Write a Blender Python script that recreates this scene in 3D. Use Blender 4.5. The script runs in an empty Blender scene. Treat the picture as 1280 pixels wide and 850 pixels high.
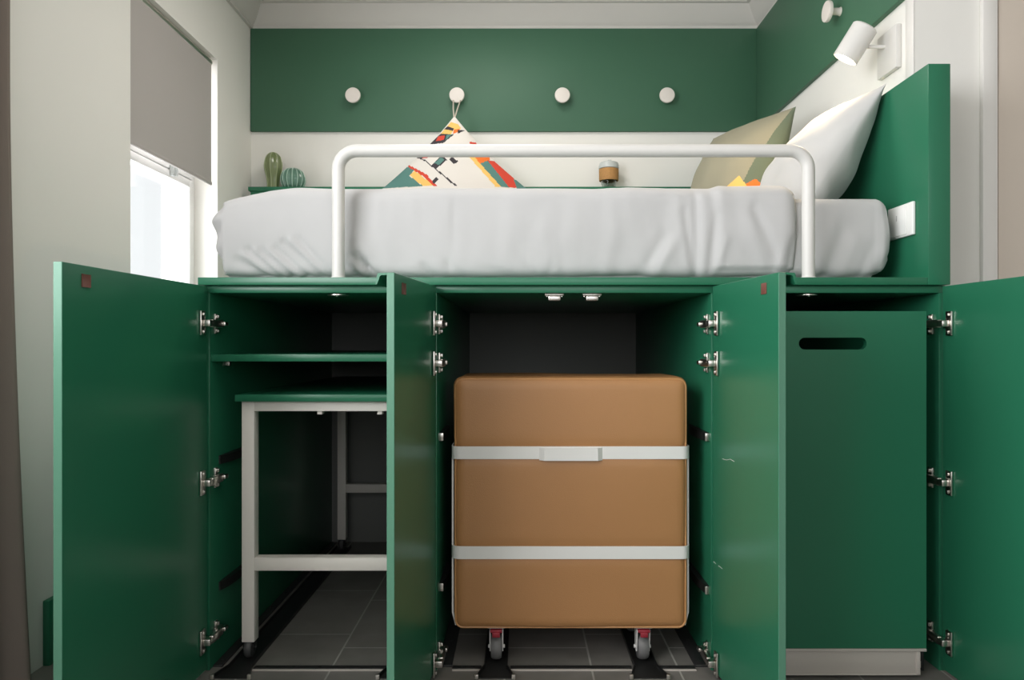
import bpy, bmesh, math, random
from mathutils import Vector, Matrix, noise
random.seed(4)
S = bpy.context.scene
COL = S.collection
PI = math.pi

# ---------------------------------------------------------------- measures
PX, PY, U, D, H = 650.0, 430.0, 450.0, 2.0, 0.907
def X(px, r): return (px - PX) * r / U
def Z(py, r): return H + (PY - py) * r / U
def Y(r): return (r - 1.0) * D
def RY(y): return 1.0 + y / D
def P(px, py, y):
    r = RY(y); return Vector((X(px, r), y, Z(py, r)))

# ---------------------------------------------------------------- materials
def mat(name, col, rough=0.5, metal=0.0, bump=0.0, bscale=200.0, var=0.0, vscale=3.0, spec=0.5, coat=0.0, sheen=0.0, stretch=None):
    m = bpy.data.materials.new(name); m.use_nodes = True
    nt = m.node_tree; b = nt.nodes['Principled BSDF']
    b.inputs['Base Color'].default_value = (*col, 1)
    b.inputs['Roughness'].default_value = rough
    b.inputs['Metallic'].default_value = metal
    b.inputs['Specular IOR Level'].default_value = spec
    b.inputs['Coat Weight'].default_value = coat
    b.inputs['Sheen Weight'].default_value = sheen
    tc = nt.nodes.new('ShaderNodeTexCoord')
    mp = nt.nodes.new('ShaderNodeMapping')
    nt.links.new(tc.outputs['Object'], mp.inputs['Vector'])
    if stretch: mp.inputs['Scale'].default_value = stretch
    if var > 0:
        n = nt.nodes.new('ShaderNodeTexNoise'); n.inputs['Scale'].default_value = vscale; n.inputs['Detail'].default_value = 4
        nt.links.new(mp.outputs[0], n.inputs['Vector'])
        mx = nt.nodes.new('ShaderNodeMix'); mx.data_type = 'RGBA'
        mx.inputs[6].default_value = (*[c * (1 - var) for c in col], 1)
        mx.inputs[7].default_value = (*[min(1, c * (1 + var)) for c in col], 1)
        nt.links.new(n.outputs['Fac'], mx.inputs[0])
        nt.links.new(mx.outputs[2], b.inputs['Base Color'])
    if bump > 0:
        n2 = nt.nodes.new('ShaderNodeTexNoise'); n2.inputs['Scale'].default_value = bscale; n2.inputs['Detail'].default_value = 3
        nt.links.new(mp.outputs[0], n2.inputs['Vector'])
        bp = nt.nodes.new('ShaderNodeBump'); bp.inputs['Strength'].default_value = bump; bp.inputs['Distance'].default_value = 0.002
        nt.links.new(n2.outputs['Fac'], bp.inputs['Height'])
        nt.links.new(bp.outputs[0], b.inputs['Normal'])
    return m

M = {}
GREEN = (0.019, 0.148, 0.078)
M['green'] = mat('green_lacquer', GREEN, 0.30, var=0.04, vscale=2.5, bump=0.03, bscale=60, spec=0.5)
M['green_edge'] = mat('pale_green_free_edge', (0.085, 0.225, 0.150), 0.38, bump=0.03, bscale=60)  # paler green for the free-end face of each door
M['green_wall'] = mat('green_panel_paint', (0.045, 0.132, 0.076), 0.55, var=0.04, vscale=2, bump=0.04, bscale=90)
M['dark_back'] = mat('cabinet_back_grey', (0.20, 0.202, 0.19), 0.6, bump=0.05, bscale=120)
M['wall'] = mat('warm_white_paint', (0.80, 0.785, 0.745), 0.75, bump=0.06, bscale=150, var=0.015, vscale=2)
M['wall_room'] = mat('low_bounce_room_paint', (0.36, 0.34, 0.31), 0.8, bump=0.05, bscale=150)  # unseen front walls, toned darker to cut bounce onto the left door
M['ceil'] = mat('ceiling_paint', (0.60, 0.58, 0.55), 0.85, bump=0.05, bscale=150)
M['trim'] = mat('white_trim_paint', (0.74, 0.72, 0.69), 0.45, bump=0.02, bscale=80)
M['door_beige'] = mat('beige_door_paint', (0.55, 0.48, 0.41), 0.5, bump=0.03, bscale=80)
M['pvc'] = mat('white_window_plastic', (0.82, 0.82, 0.81), 0.3)
M['linen'] = mat('white_bed_linen', (0.515, 0.51, 0.51), 0.85, bump=0.15, bscale=900, sheen=0.2)
M['linen2'] = mat('white_pillow_cotton', (0.54, 0.535, 0.525), 0.85, bump=0.12, bscale=900, sheen=0.2)
M['white_metal'] = mat('white_powder_coat', (0.66, 0.645, 0.62), 0.42, bump=0.03, bscale=300)
M['knob'] = mat('knob_off_white', (0.72, 0.67, 0.62), 0.5)
M['table_metal'] = mat('table_frame_off_white', (0.80, 0.745, 0.69), 0.45, bump=0.03, bscale=300)
M['leather'] = mat('tan_leather', (0.42, 0.205, 0.080), 0.42, bump=0.22, bscale=420, var=0.06, vscale=3)
M['piping'] = mat('tan_leather_piping', (0.50, 0.255, 0.10), 0.4, bump=0.15, bscale=420)
M['nickel'] = mat('nickel', (0.72, 0.68, 0.63), 0.28, metal=1.0)
M['steel_dark'] = mat('dark_steel', (0.05, 0.05, 0.05), 0.45, metal=0.6)
M['black'] = mat('black_plastic', (0.012, 0.012, 0.012), 0.45)
M['band_metal'] = mat('white_band_metal', (0.80, 0.785, 0.76), 0.4)
M['rubber'] = mat('grey_rubber_tyre', (0.16, 0.155, 0.155), 0.5, bump=0.05)
M['rubber_dark'] = mat('dark_rubber_tyre', (0.06, 0.06, 0.06), 0.5)
M['red'] = mat('red_plastic', (0.30, 0.02, 0.035), 0.4)
M['copper'] = mat('brown_pad', (0.16, 0.055, 0.040), 0.5, metal=0.0)
M['tray'] = mat('grey_drawer_metal', (0.52, 0.47, 0.43), 0.4, bump=0.02)
M['blind'] = mat('grey_blind_fabric', (0.44, 0.41, 0.395), 0.9, bump=0.2, bscale=700)
M['curtain'] = mat('taupe_curtain', (0.20, 0.165, 0.14), 0.95, bump=0.25, bscale=500)
M['cactus_a'] = mat('olive_glaze', (0.16, 0.20, 0.085), 0.28, var=0.15, vscale=20, coat=0.3)
M['cactus_a_rib'] = mat('pale_olive_glaze', (0.33, 0.38, 0.21), 0.3, coat=0.3)
M['cactus_b'] = mat('teal_green_glaze', (0.11, 0.22, 0.165), 0.25, var=0.12, vscale=20, coat=0.3)
M['cactus_b_rib'] = mat('pale_teal_glaze', (0.33, 0.48, 0.40), 0.3, coat=0.3)
M['lid'] = mat('pale_grey_lid', (0.50, 0.53, 0.52), 0.4)
M['cork'] = mat('cork', (0.42, 0.22, 0.075), 0.8, var=0.25, vscale=120, bump=0.3, bscale=300)
M['switch'] = mat('white_switch_plastic', (0.82, 0.82, 0.80), 0.35)
M['switch_line'] = mat('switch_grey_line', (0.45, 0.45, 0.44), 0.4)
M['sage'] = mat('sage_fabric', (0.30, 0.32, 0.235), 0.9, bump=0.25, bscale=800)
M['sage_beige'] = mat('sage_beige_fabric', (0.29, 0.272, 0.195), 0.9, bump=0.25, bscale=800, var=0.06, vscale=8)
M['sage_dark'] = mat('dark_sage_fabric', (0.125, 0.155, 0.105), 0.9, bump=0.25, bscale=800)
M['c_white'] = mat('cushion_off_white', (0.66, 0.625, 0.58), 0.9, bump=0.2, bscale=800)
M['c_teal'] = mat('cushion_teal', (0.085, 0.20, 0.175), 0.9, bump=0.2, bscale=800)
M['c_yellow'] = mat('cushion_yellow', (0.76, 0.47, 0.13), 0.9, bump=0.2, bscale=800)
M['c_red'] = mat('cushion_red', (0.56, 0.055, 0.03), 0.9, bump=0.2, bscale=800)
M['c_orange'] = mat('cushion_orange', (0.72, 0.16, 0.025), 0.9, bump=0.2, bscale=800)
M['c_dark'] = mat('cushion_charcoal', (0.040, 0.035, 0.040), 0.9, bump=0.2, bscale=800)
M['cord'] = mat('beige_cord', (0.50, 0.45, 0.38), 0.8)

def glass_mat(name, tint=(1, 1, 1), gloss=0.08):
    m = bpy.data.materials.new(name); m.use_nodes = True
    nt = m.node_tree; nt.nodes.clear()
    o = nt.nodes.new('ShaderNodeOutputMaterial'); t = nt.nodes.new('ShaderNodeBsdfTransparent'); g = nt.nodes.new('ShaderNodeBsdfGlossy')
    t.inputs[0].default_value = (*tint, 1); g.inputs['Roughness'].default_value = 0.02
    mx = nt.nodes.new('ShaderNodeMixShader'); fr = nt.nodes.new('ShaderNodeLayerWeight'); fr.inputs[0].default_value = 0.25
    mul = nt.nodes.new('ShaderNodeMath'); mul.operation = 'MULTIPLY'; mul.inputs[1].default_value = gloss * 4
    nt.links.new(fr.outputs['Facing'], mul.inputs[0]); nt.links.new(mul.outputs[0], mx.inputs[0])
    nt.links.new(t.outputs[0], mx.inputs[1]); nt.links.new(g.outputs[0], mx.inputs[2]); nt.links.new(mx.outputs[0], o.inputs[0])
    return m
M['pane'] = glass_mat('window_glass')
M['cup_glass'] = glass_mat('cup_glass', (0.86, 0.90, 0.88), 0.15)

def emit_mat(name, col, st):
    m = bpy.data.materials.new(name); m.use_nodes = True
    b = m.node_tree.nodes['Principled BSDF']
    b.inputs['Base Color'].default_value = (*col, 1)
    b.inputs['Emission Color'].default_value = (*col, 1); b.inputs['Emission Strength'].default_value = st
    return m
M['bulb'] = emit_mat('warm_bulb', (1.0, 0.86, 0.62), 9.0)

def tile_mat():
    m = bpy.data.materials.new('grey_floor_tiles'); m.use_nodes = True
    nt = m.node_tree; b = nt.nodes['Principled BSDF']
    tc = nt.nodes.new('ShaderNodeTexCoord'); mp = nt.nodes.new('ShaderNodeMapping')
    mp.inputs['Rotation'].default_value = (0, 0, PI / 2)
    mp.inputs['Location'].default_value = (0.15, -0.2 , 0)
    nt.links.new(tc.outputs['Object'], mp.inputs['Vector'])
    br = nt.nodes.new('ShaderNodeTexBrick')
    br.inputs['Scale'].default_value = 1.0
    br.inputs['Brick Width'].default_value = 0.40; br.inputs['Row Height'].default_value = 0.2425
    br.inputs['Mortar Size'].default_value = 0.0028; br.inputs['Mortar Smooth'].default_value = 0.1
    br.offset = 0.25; br.offset_frequency = 2; br.squash = 1
    br.inputs['Color1'].default_value = (0.165, 0.155, 0.142, 1); br.inputs['Color2'].default_value = (0.19, 0.178, 0.163, 1)
    br.inputs['Mortar'].default_value = (0.36, 0.345, 0.32, 1)
    nt.links.new(mp.outputs[0], br.inputs['Vector'])
    n = nt.nodes.new('ShaderNodeTexNoise'); n.inputs['Scale'].default_value = 9; n.inputs['Detail'].default_value = 6
    nt.links.new(tc.outputs['Object'], n.inputs['Vector'])
    mx = nt.nodes.new('ShaderNodeMix'); mx.data_type = 'RGBA'; mx.blend_type = 'OVERLAY'; mx.inputs[0].default_value = 0.35
    nt.links.new(br.outputs['Color'], mx.inputs[6]); nt.links.new(n.outputs['Fac'], mx.inputs[7])
    nt.links.new(mx.outputs[2], b.inputs['Base Color'])
    b.inputs['Roughness'].default_value = 0.45
    bp = nt.nodes.new('ShaderNodeBump'); bp.inputs['Strength'].default_value = 0.3; bp.inputs['Distance'].default_value = 0.002; bp.invert = True
    nt.links.new(br.outputs['Fac'], bp.inputs['Height']); nt.links.new(bp.outputs[0], b.inputs['Normal'])
    return m
M['tile'] = tile_mat()

# ---------------------------------------------------------------- mesh helpers
def NB(): return bmesh.new()
def merge(dst, src, mtx=None):
    me = bpy.data.meshes.new('t'); src.to_mesh(me); src.free()
    if mtx is not None: me.transform(mtx)
    dst.from_mesh(me); bpy.data.meshes.remove(me)
def box(bm, x0, x1, y0, y1, z0, z1, bev=0.0, seg=2, mtx=None):
    t = bmesh.new()
    bmesh.ops.create_cube(t, size=1.0)
    for v in t.verts:
        v.co = Vector((x0 + (v.co.x + .5) * (x1 - x0), y0 + (v.co.y + .5) * (y1 - y0), z0 + (v.co.z + .5) * (z1 - z0)))
    if bev > 0:
        bev = min(bev, 0.45 * min(abs(x1 - x0), abs(y1 - y0), abs(z1 - z0)))
        bmesh.ops.bevel(t, geom=list(t.edges), offset=bev, segments=seg, profile=0.5, affect='EDGES')
    bmesh.ops.recalc_face_normals(t, faces=t.faces)
    merge(bm, t, mtx)
def lathe(bm, prof, n=32, c=(0, 0, 0), axis='Z', mtx=None, ribs=0, rib=0.0, caps=True):
    """prof: list of (radius, height)"""
    t = bmesh.new(); rings = []
    for (r, h) in prof:
        ring = []
        for k in range(n):
            a = 2 * PI * k / n
            rr = r * (1 + rib * (abs(math.cos(a * ribs / 2)) ** 1.5 - 0.5)) if ribs else r
            ring.append(t.verts.new((rr * math.cos(a), rr * math.sin(a), h)))
        rings.append(ring)
    for i in range(len(rings) - 1):
        for k in range(n):
            t.faces.new((rings[i][k], rings[i][(k + 1) % n], rings[i + 1][(k + 1) % n], rings[i + 1][k]))
    if caps:
        t.faces.new(list(reversed(rings[0]))); t.faces.new(rings[-1])
    bmesh.ops.recalc_face_normals(t, faces=t.faces)
    R = Matrix.Identity(4)
    if axis == 'Y': R = Matrix.Rotation(-PI / 2, 4, 'X')
    if axis == 'X': R = Matrix.Rotation(PI / 2, 4, 'Y')
    mm = Matrix.Translation(c) @ R
    if mtx is not None: mm = mtx @ mm
    merge(bm, t, mm)
def cyl(bm, c, r, h, axis='Z', n=24, bev=0.0):
    pr = [(r, -h / 2), (r, h / 2)] if bev <= 0 else [(r - bev, -h / 2), (r, -h / 2 + bev), (r, h / 2 - bev), (r - bev, h / 2)]
    lathe(bm, pr, n, c, axis)
def tube(bm, pts, r, n=12, closed=False):
    pts = [Vector(p) for p in pts]; t = bmesh.new(); rings = []; N = len(pts)
    ref = None
    for i, p in enumerate(pts):
        a = pts[i - 1] if (i > 0 or closed) else p
        b = pts[(i + 1) % N] if (i < N - 1 or closed) else p
        d = (b - a).normalized()
        if ref is None:
            ref = Vector((0, 0, 1)) if abs(d.z) < 0.9 else Vector((1, 0, 0))
        s = d.cross(ref)
        if s.length < 1e-4: s = d.cross(Vector((0, 1, 0)))
        s.normalize(); u = s.cross(d).normalized(); ref = u
        rings.append([t.verts.new(p + (s * math.cos(2 * PI * k / n) + u * math.sin(2 * PI * k / n)) * r) for k in range(n)])
    last = N if closed else N - 1
    for i in range(last):
        A, B = rings[i], rings[(i + 1) % N]
        for k in range(n): t.faces.new((A[k], A[(k + 1) % n], B[(k + 1) % n], B[k]))
    if not closed:
        t.faces.new(list(reversed(rings[0]))); t.faces.new(rings[-1])
    bmesh.ops.recalc_face_normals(t, faces=t.faces)
    merge(bm, t)
def prism(bm, poly, axis, a, b):
    """extrude a 2D outline: axis 'Y' poly=(x,z); 'X' poly=(y,z); 'Z' poly=(x,y)"""
    t = bmesh.new()
    def mk(p, h):
        return {'Y': (p[0], h, p[1]), 'X': (h, p[0], p[1]), 'Z': (p[0], p[1], h)}[axis]
    A = [t.verts.new(mk(p, a)) for p in poly]; B = [t.verts.new(mk(p, b)) for p in poly]
    n = len(poly)
    t.faces.new(A); t.faces.new(list(reversed(B)))
    for i in range(n): t.faces.new((A[i], B[i], B[(i + 1) % n], A[(i + 1) % n]))
    bmesh.ops.recalc_face_normals(t, faces=t.faces)
    merge(bm, t)
def roundbox(bm, x0, x1, y0, y1, z0, z1, R, res, fn=None):
    """dense box with rounded edges; fn(p, n) -> p moves each vertex"""
    t = bmesh.new()
    nx, ny, nz = [max(2, int(round((b - a) / res))) for a, b in ((x0, x1), (y0, y1), (z0, z1))]
    vm = {}
    def gv(i, j, k):
        key = (i, j, k)
        if key not in vm:
            p = Vector((x0 + (x1 - x0) * i / nx, y0 + (y1 - y0) * j / ny, z0 + (z1 - z0) * k / nz))
            vm[key] = t.verts.new(p)
        return vm[key]
    def quad(*q): t.faces.new([gv(*c) for c in q])
    for i in range(nx):
        for j in range(ny):
            for k in (0, nz): quad((i, j, k), (i + 1, j, k), (i + 1, j + 1, k), (i, j + 1, k))
    for i in range(nx):
        for k in range(nz):
            for j in (0, ny): quad((i, j, k), (i + 1, j, k), (i + 1, j, k + 1), (i, j, k + 1))
    for j in range(ny):
        for k in range(nz):
            for i in (0, nx): quad((i, j, k), (i, j + 1, k), (i, j + 1, k + 1), (i, j, k + 1))
    for v in t.verts:
        p = v.co.copy()
        q = Vector((min(max(p.x, x0 + R), x1 - R), min(max(p.y, y0 + R), y1 - R), min(max(p.z, z0 + R), z1 - R)))
        d = p - q
        n = d.normalized() if d.length > 1e-9 else Vector((0, 0, 1))
        w = q + n * R if d.length > 1e-9 else p
        v.co = fn(w, n) if fn else w
    bmesh.ops.recalc_face_normals(t, faces=t.faces)
    merge(bm, t)
def plate(outline, holes, thick):
    """flat plate (x,y outline with holes), extruded along z by thick, returned as bmesh"""
    c = bpy.data.curves.new('t', 'CURVE'); c.dimensions = '2D'; c.fill_mode = 'BOTH'; c.extrude = thick / 2
    for poly in [outline] + holes:
        s = c.splines.new('POLY'); s.points.add(len(poly) - 1)
        for p, q in zip(s.points, poly): p.co = (q[0], q[1], 0, 1)
        s.use_cyclic_u = True
    o = bpy.data.objects.new('t', c); COL.objects.link(o)
    dg = bpy.context.evaluated_depsgraph_get()
    me = bpy.data.meshes.new_from_object(o.evaluated_get(dg))
    bm = bmesh.new(); bm.from_mesh(me)
    bpy.data.objects.remove(o); bpy.data.curves.remove(c); bpy.data.meshes.remove(me)
    bmesh.ops.remove_doubles(bm, verts=bm.verts, dist=1e-6)
    bmesh.ops.recalc_face_normals(bm, faces=bm.faces)
    return bm

WM = {}
def wm(o): return WM[o.name]
def obj(name, bm, m, parent=None, at=None, smooth=True, angle=35):
    """bm is in WORLD coordinates; parent's transform is taken out. at = origin of a top-level mesh"""
    me = bpy.data.meshes.new(name)
    bm.to_mesh(me); bm.free()
    o = bpy.data.objects.new(name, me); COL.objects.link(o)
    mats = m if isinstance(m, (list, tuple)) else [m]
    for k in mats: me.materials.append(M[k])
    if parent is not None:
        pm = wm(parent)
        me.transform(pm.inverted())
        o.parent = parent; WM[o.name] = pm.copy()
    else:
        if at is None:
            xs = [v.co for v in me.vertices]
            at = ((min(v.x for v in xs) + max(v.x for v in xs)) / 2, (min(v.y for v in xs) + max(v.y for v in xs)) / 2, min(v.z for v in xs))
        me.transform(Matrix.Translation(-Vector(at)))
        o.location = at; WM[o.name] = Matrix.Translation(at)
    if smooth:
        me.polygons.foreach_set('use_smooth', [True] * len(me.polygons))
        me.set_sharp_from_angle(angle=math.radians(angle))
    return o
def tag(o, label=None, cat=None, group=None, kind=None):
    if label: o['label'] = label
    if cat: o['category'] = cat
    if group: o['group'] = group
    if kind: o['kind'] = kind
    return o
def thing(name, loc, label, cat, group=None):
    o = bpy.data.objects.new(name, None); COL.objects.link(o); o.empty_display_size = 0.05
    o.location = loc; WM[o.name] = Matrix.Translation(loc)
    return tag(o, label, cat, group)
def struct(name, bm, m, **k):
    return tag(obj(name, bm, m, **k), kind='structure')
def kids(o): return [c for c in bpy.data.objects if c.parent == o]
def copy_tree(o, parent=None):
    c = o.copy(); COL.objects.link(c); c.parent = parent; WM[c.name] = wm(o).copy()
    for ch in kids(o):
        if ch.name != c.name: copy_tree(ch, c)
    return c
def dup(o, shift, label=None):
    c = copy_tree(o); c.location = Vector(o.location) + Vector(shift); WM[c.name] = Matrix.Translation(c.location)
    if label: c['label'] = label
    return c

# ================================================================= ROOM
XL, XR, YB, ZC = -1.344, 1.196, 1.60, 2.60      # left wall, right wall, back wall, ceiling
YW0, YW1, ZW0, ZW1 = 0.484, 1.20, 0.95, 2.17    # window opening in the left wall
YR = 0.18                                        # where the right wall ends
XRR, YF = 2.30, -4.2
bm = NB(); box(bm, XL - .25, XRR + .2, YF, YB + .2, -.1, 0); struct('floor', bm, 'tile', at=(0, 0, 0))
bm = NB(); box(bm, XL - .25, XRR + .2, YF, YB + .2, ZC, ZC + .1); struct('ceiling', bm, 'ceil')
bm = NB(); box(bm, XL - .25, XR + .2, YB, YB + .2, 0, ZC); struct('wall_back', bm, 'wall')
bm = NB()
xa, xb = XL - .25, XL
box(bm, xa, xb, YW1, YB, 0, ZC)
box(bm, xa, xb, YW0, YW1, 0, ZW0); box(bm, xa, xb, YW0, YW1, ZW1, ZC)
box(bm, xa, xb, -.62, YW0, 0, ZC)
box(bm, xa, xb, -3.2, -.62, 2.38, ZC); box(bm, xa, xb, -3.2, -.62, 0, 1.0)
box(bm, xa, xb, YF, -3.2, 0, ZC)
struct('wall_left', bm, 'wall')
bm = NB(); box(bm, XR, XRR + .2, YR, YB + .2, 0, ZC); struct('wall_right', bm, 'wall')
bm = NB(); box(bm, XRR, XRR + .2, YF, YR, 0, ZC); struct('wall_right_front', bm, 'wall_room')
bm = NB(); box(bm, XL - .25, -.98, YF - .2, YF, 0, ZC); box(bm, 1.68, XRR + .2, YF - .2, YF, 0, ZC); box(bm, -.98, 1.68, YF - .2, YF, 0, .97); box(bm, -.98, 1.68, YF - .2, YF, 2.33, ZC); struct('wall_front', bm, 'wall_room')  # unseen wall; its opening is made up for the added rear fill
# door casing + beige door leaf on the return wall to the right of the headboard
rr = RY(YR)
bm = NB()
box(bm, X(1224, rr), X(1243, rr), YR - .018, YR, 0, 2.3, .004); box(bm, X(1224, rr), 2.28, YR - .018, YR, 2.3, 2.36, .004)
struct('trim_1', bm, 'trim')
bm = NB(); box(bm, X(1243, rr) + .004, 2.28, YR - .012, YR, 0.008, 2.298, .003); struct('door_1', bm, 'door_beige')
bm = NB(); box(bm, XR - .006, XR, YR, YR + .045, 1.70, 1.97, .002); struct('trim_2', bm, 'trim')
# cornice along back, left and right walls
prof = [(0, 2.478), (.014, 2.478), (.014, 2.492), (.022, 2.497), (.034, 2.51), (.050, 2.532), (.064, 2.556), (.074, 2.576), (.090, 2.578), (.090, 2.592), (.112, 2.594), (.112, ZC), (0, ZC)]
bm = NB(); prism(bm, [(YB - d, z) for d, z in prof], 'X', XL, XR); struct('cornice_back', bm, 'ceil')
bm = NB(); prism(bm, [(XL + d, z) for d, z in prof], 'Y', -.6, YB); struct('cornice_left', bm, 'ceil')
bm = NB(); prism(bm, [(XR - d, z) for d, z in prof if d > -1], 'Y', YR, YB); struct('cornice_right', bm, 'ceil')
# dark green skirting on the left wall
bm = NB(); box(bm, XL, XL + .02, Y(1.013), YB, 0, .184, .003); struct('baseboard_left', bm, 'green')

# ---- window 1
w = tag(bpy.data.objects.new('window_1', None), kind='structure'); COL.objects.link(w)
w.location = (XL - .13, .84, ZW0); WM['window_1'] = Matrix.Translation(w.location)
xf = -1.4467
bm = NB()
fw = .028
box(bm, xf - .06, xf, YW1 - .030, YW1, ZW0, ZW1, .003); box(bm, xf - .06, xf, YW0, YW0 + .03, ZW0, ZW1, .003)
box(bm, xf - .06, xf, YW0, YW1, ZW0, ZW0 + .03, .003); box(bm, xf - .06, xf, YW0, YW1, ZW1 - .03, ZW1, .003)
obj('window_frame', bm, 'pvc', w)
def sash(name, z0, z1):
    bm = NB(); s = .034; x0, x1 = xf - .045, xf + .006
    ya, yb = YW0 + .025, YW1 - .025
    box(bm, x0, x1, ya, ya + s, z0, z1, .004); box(bm, x0, x1, yb - s, yb, z0, z1, .004)
    box(bm, x0, x1, ya + s, yb - s, z0, z0 + s, .004); box(bm, x0, x1, ya + s, yb - s, z1 - s, z1, .004)
    return obj(name, bm, 'pvc', w)
s1 = sash('lower_sash', ZW0 + .025, 1.625); s2 = sash('upper_sash', 1.628, ZW1 - .025)
bm = NB(); box(bm, xf - .024, xf - .018, YW0 + .055, YW1 - .055, ZW0 + .055, 1.595); obj('window_pane', bm, 'pane', s1)
bm = NB(); box(bm, xf - .024, xf - .018, YW0 + .055, YW1 - .055, 1.658, ZW1 - .055); obj('window_pane', bm, 'pane', s2)
bm = NB()
yl = .98
box(bm, xf + .006, xf + .022, yl - .02, yl - .006, 1.600, 1.655, .003); box(bm, xf + .006, xf + .022, yl + .012, yl + .024, 1.605, 1.655, .003)
obj('window_latch', bm, 'lid', s1)
# ---- roller blind
rb = thing('roller_blind', (XL - .02, .83, ZW1), 'grey fabric roller blind half lowered over the bright window', 'blind')
bm = NB(); box(bm, -1.3625, -1.360, YW0 + .004, 1.172, 1.618, ZW1 - .012); obj('blind_fabric', bm, 'blind', rb)
bm = NB(); box(bm, -1.366, -1.3565, YW0 + .004, 1.174, 1.606, 1.622, .003); obj('bottom_bar', bm, 'blind', rb)
bm = NB(); cyl(bm, (-1.375, .83, ZW1 - .019), .018, .70, 'Y'); obj('roller_tube', bm, 'nickel', rb)
# ---- curtain hanging at the left wall in the foreground
def curtain():
    bm = NB(); nu, nv = 160, 60; grid = []
    for j in range(nv + 1):
        tz = j / nv; z = 2.45 - tz * 2.43; row = []
        flare = max(0, (tz - .35)) ** 1.6
        for i in range(nu + 1):
            t = i / nu; y = -.16 - t * .52
            x = -1.318 + .022 * math.sin(t * 38) + .012 * math.sin(t * 17 + 2) + flare * (.075 + .04 * math.sin(t * 24 + 1))
            if t < .05: x -= (.05 - t) * .3
            row.append(bm.verts.new((x, y - .02 * flare * math.sin(t * 9), z)))
        grid.append(row)
    for j in range(nv):
        for i in range(nu): bm.faces.new((grid[j][i], grid[j][i + 1], grid[j + 1][i + 1], grid[j + 1][i]))
    bmesh.ops.recalc_face_normals(bm, faces=bm.faces)
    o = obj('curtain', bm, 'curtain')
    md = o.modifiers.new('thick', 'SOLIDIFY'); md.thickness = .004
    return tag(o, 'dark taupe curtain hanging in folds at the far left edge', 'curtain')
curtain()
# ---- green wall panels
bm = NB(); box(bm, XL + .003, XR - .002, YB - .018, YB, Z(164, RY(YB - .018)), 2.4775, .002); tag(obj('wall_panel', bm, 'green_wall'), 'long green board on the white back wall carrying four round knobs', 'wall panel')
bm = NB(); box(bm, XR - .020, XR, .20, YB - .019, 1.974, 2.4775, .002); tag(obj('wall_panel', bm, 'green_wall'), 'green board on the right wall above the reading lamp', 'wall panel')

# ---- round coat knobs
def knob(c, axis_x=False, label=''):
    k = thing('coat_knob', c, label, 'coat knob', 'round coat knobs on the green boards')
    return k
YP = YB - .018
def make_knob(c, label):
    k = thing('coat_knob', c, label, 'coat knob', 'round coat knobs on the green boards')
    x, y, z = c
    bm = NB(); lathe(bm, [(.016, 0), (.013, .006), (.0125, .040)], 24, (x, y, z), 'Y', mtx=None); 
    for v in bm.verts: v.co.y = y - (v.co.y - y)
    bmesh.ops.recalc_face_normals(bm, faces=bm.faces)
    obj('knob_stem', bm, 'knob', k)
    bm = NB(); lathe(bm, [(.030, .038), (.0365, .040), (.0375, .044), (.0375, .050), (.036, .0535), (.030, .0545)], 40, (x, y, z), 'Y')
    for v in bm.verts: v.co.y = y - (v.co.y - y)
    bmesh.ops.recalc_face_normals(bm, faces=bm.faces)
    obj('knob_disc', bm, 'knob', k)
    return k
rk = RY(YP - .05)
kz = Z(118.8, rk)
k0 = make_knob((X(441, rk), YP, kz), 'round white coat knob nearest the window end of the green board, above the cacti')
dup(k0, (X(571, rk) - X(441, rk), 0, 0), 'round white coat knob from which the patterned cushion hangs')
dup(k0, (X(703, rk) - X(441, rk), 0, 0), 'bare round white coat knob just right of the hanging cushion')
dup(k0, (X(834, rk) - X(441, rk), 0, 0), 'bare round white coat knob above the sage cushion, last on the back board')
k4 = dup(k0, (0, 0, 0), 'round white coat knob seen side-on on the right wall board above the lamp')
k4.location = (XR - .020, .645, kz); k4.rotation_euler = (0, 0, -PI / 2)

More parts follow.
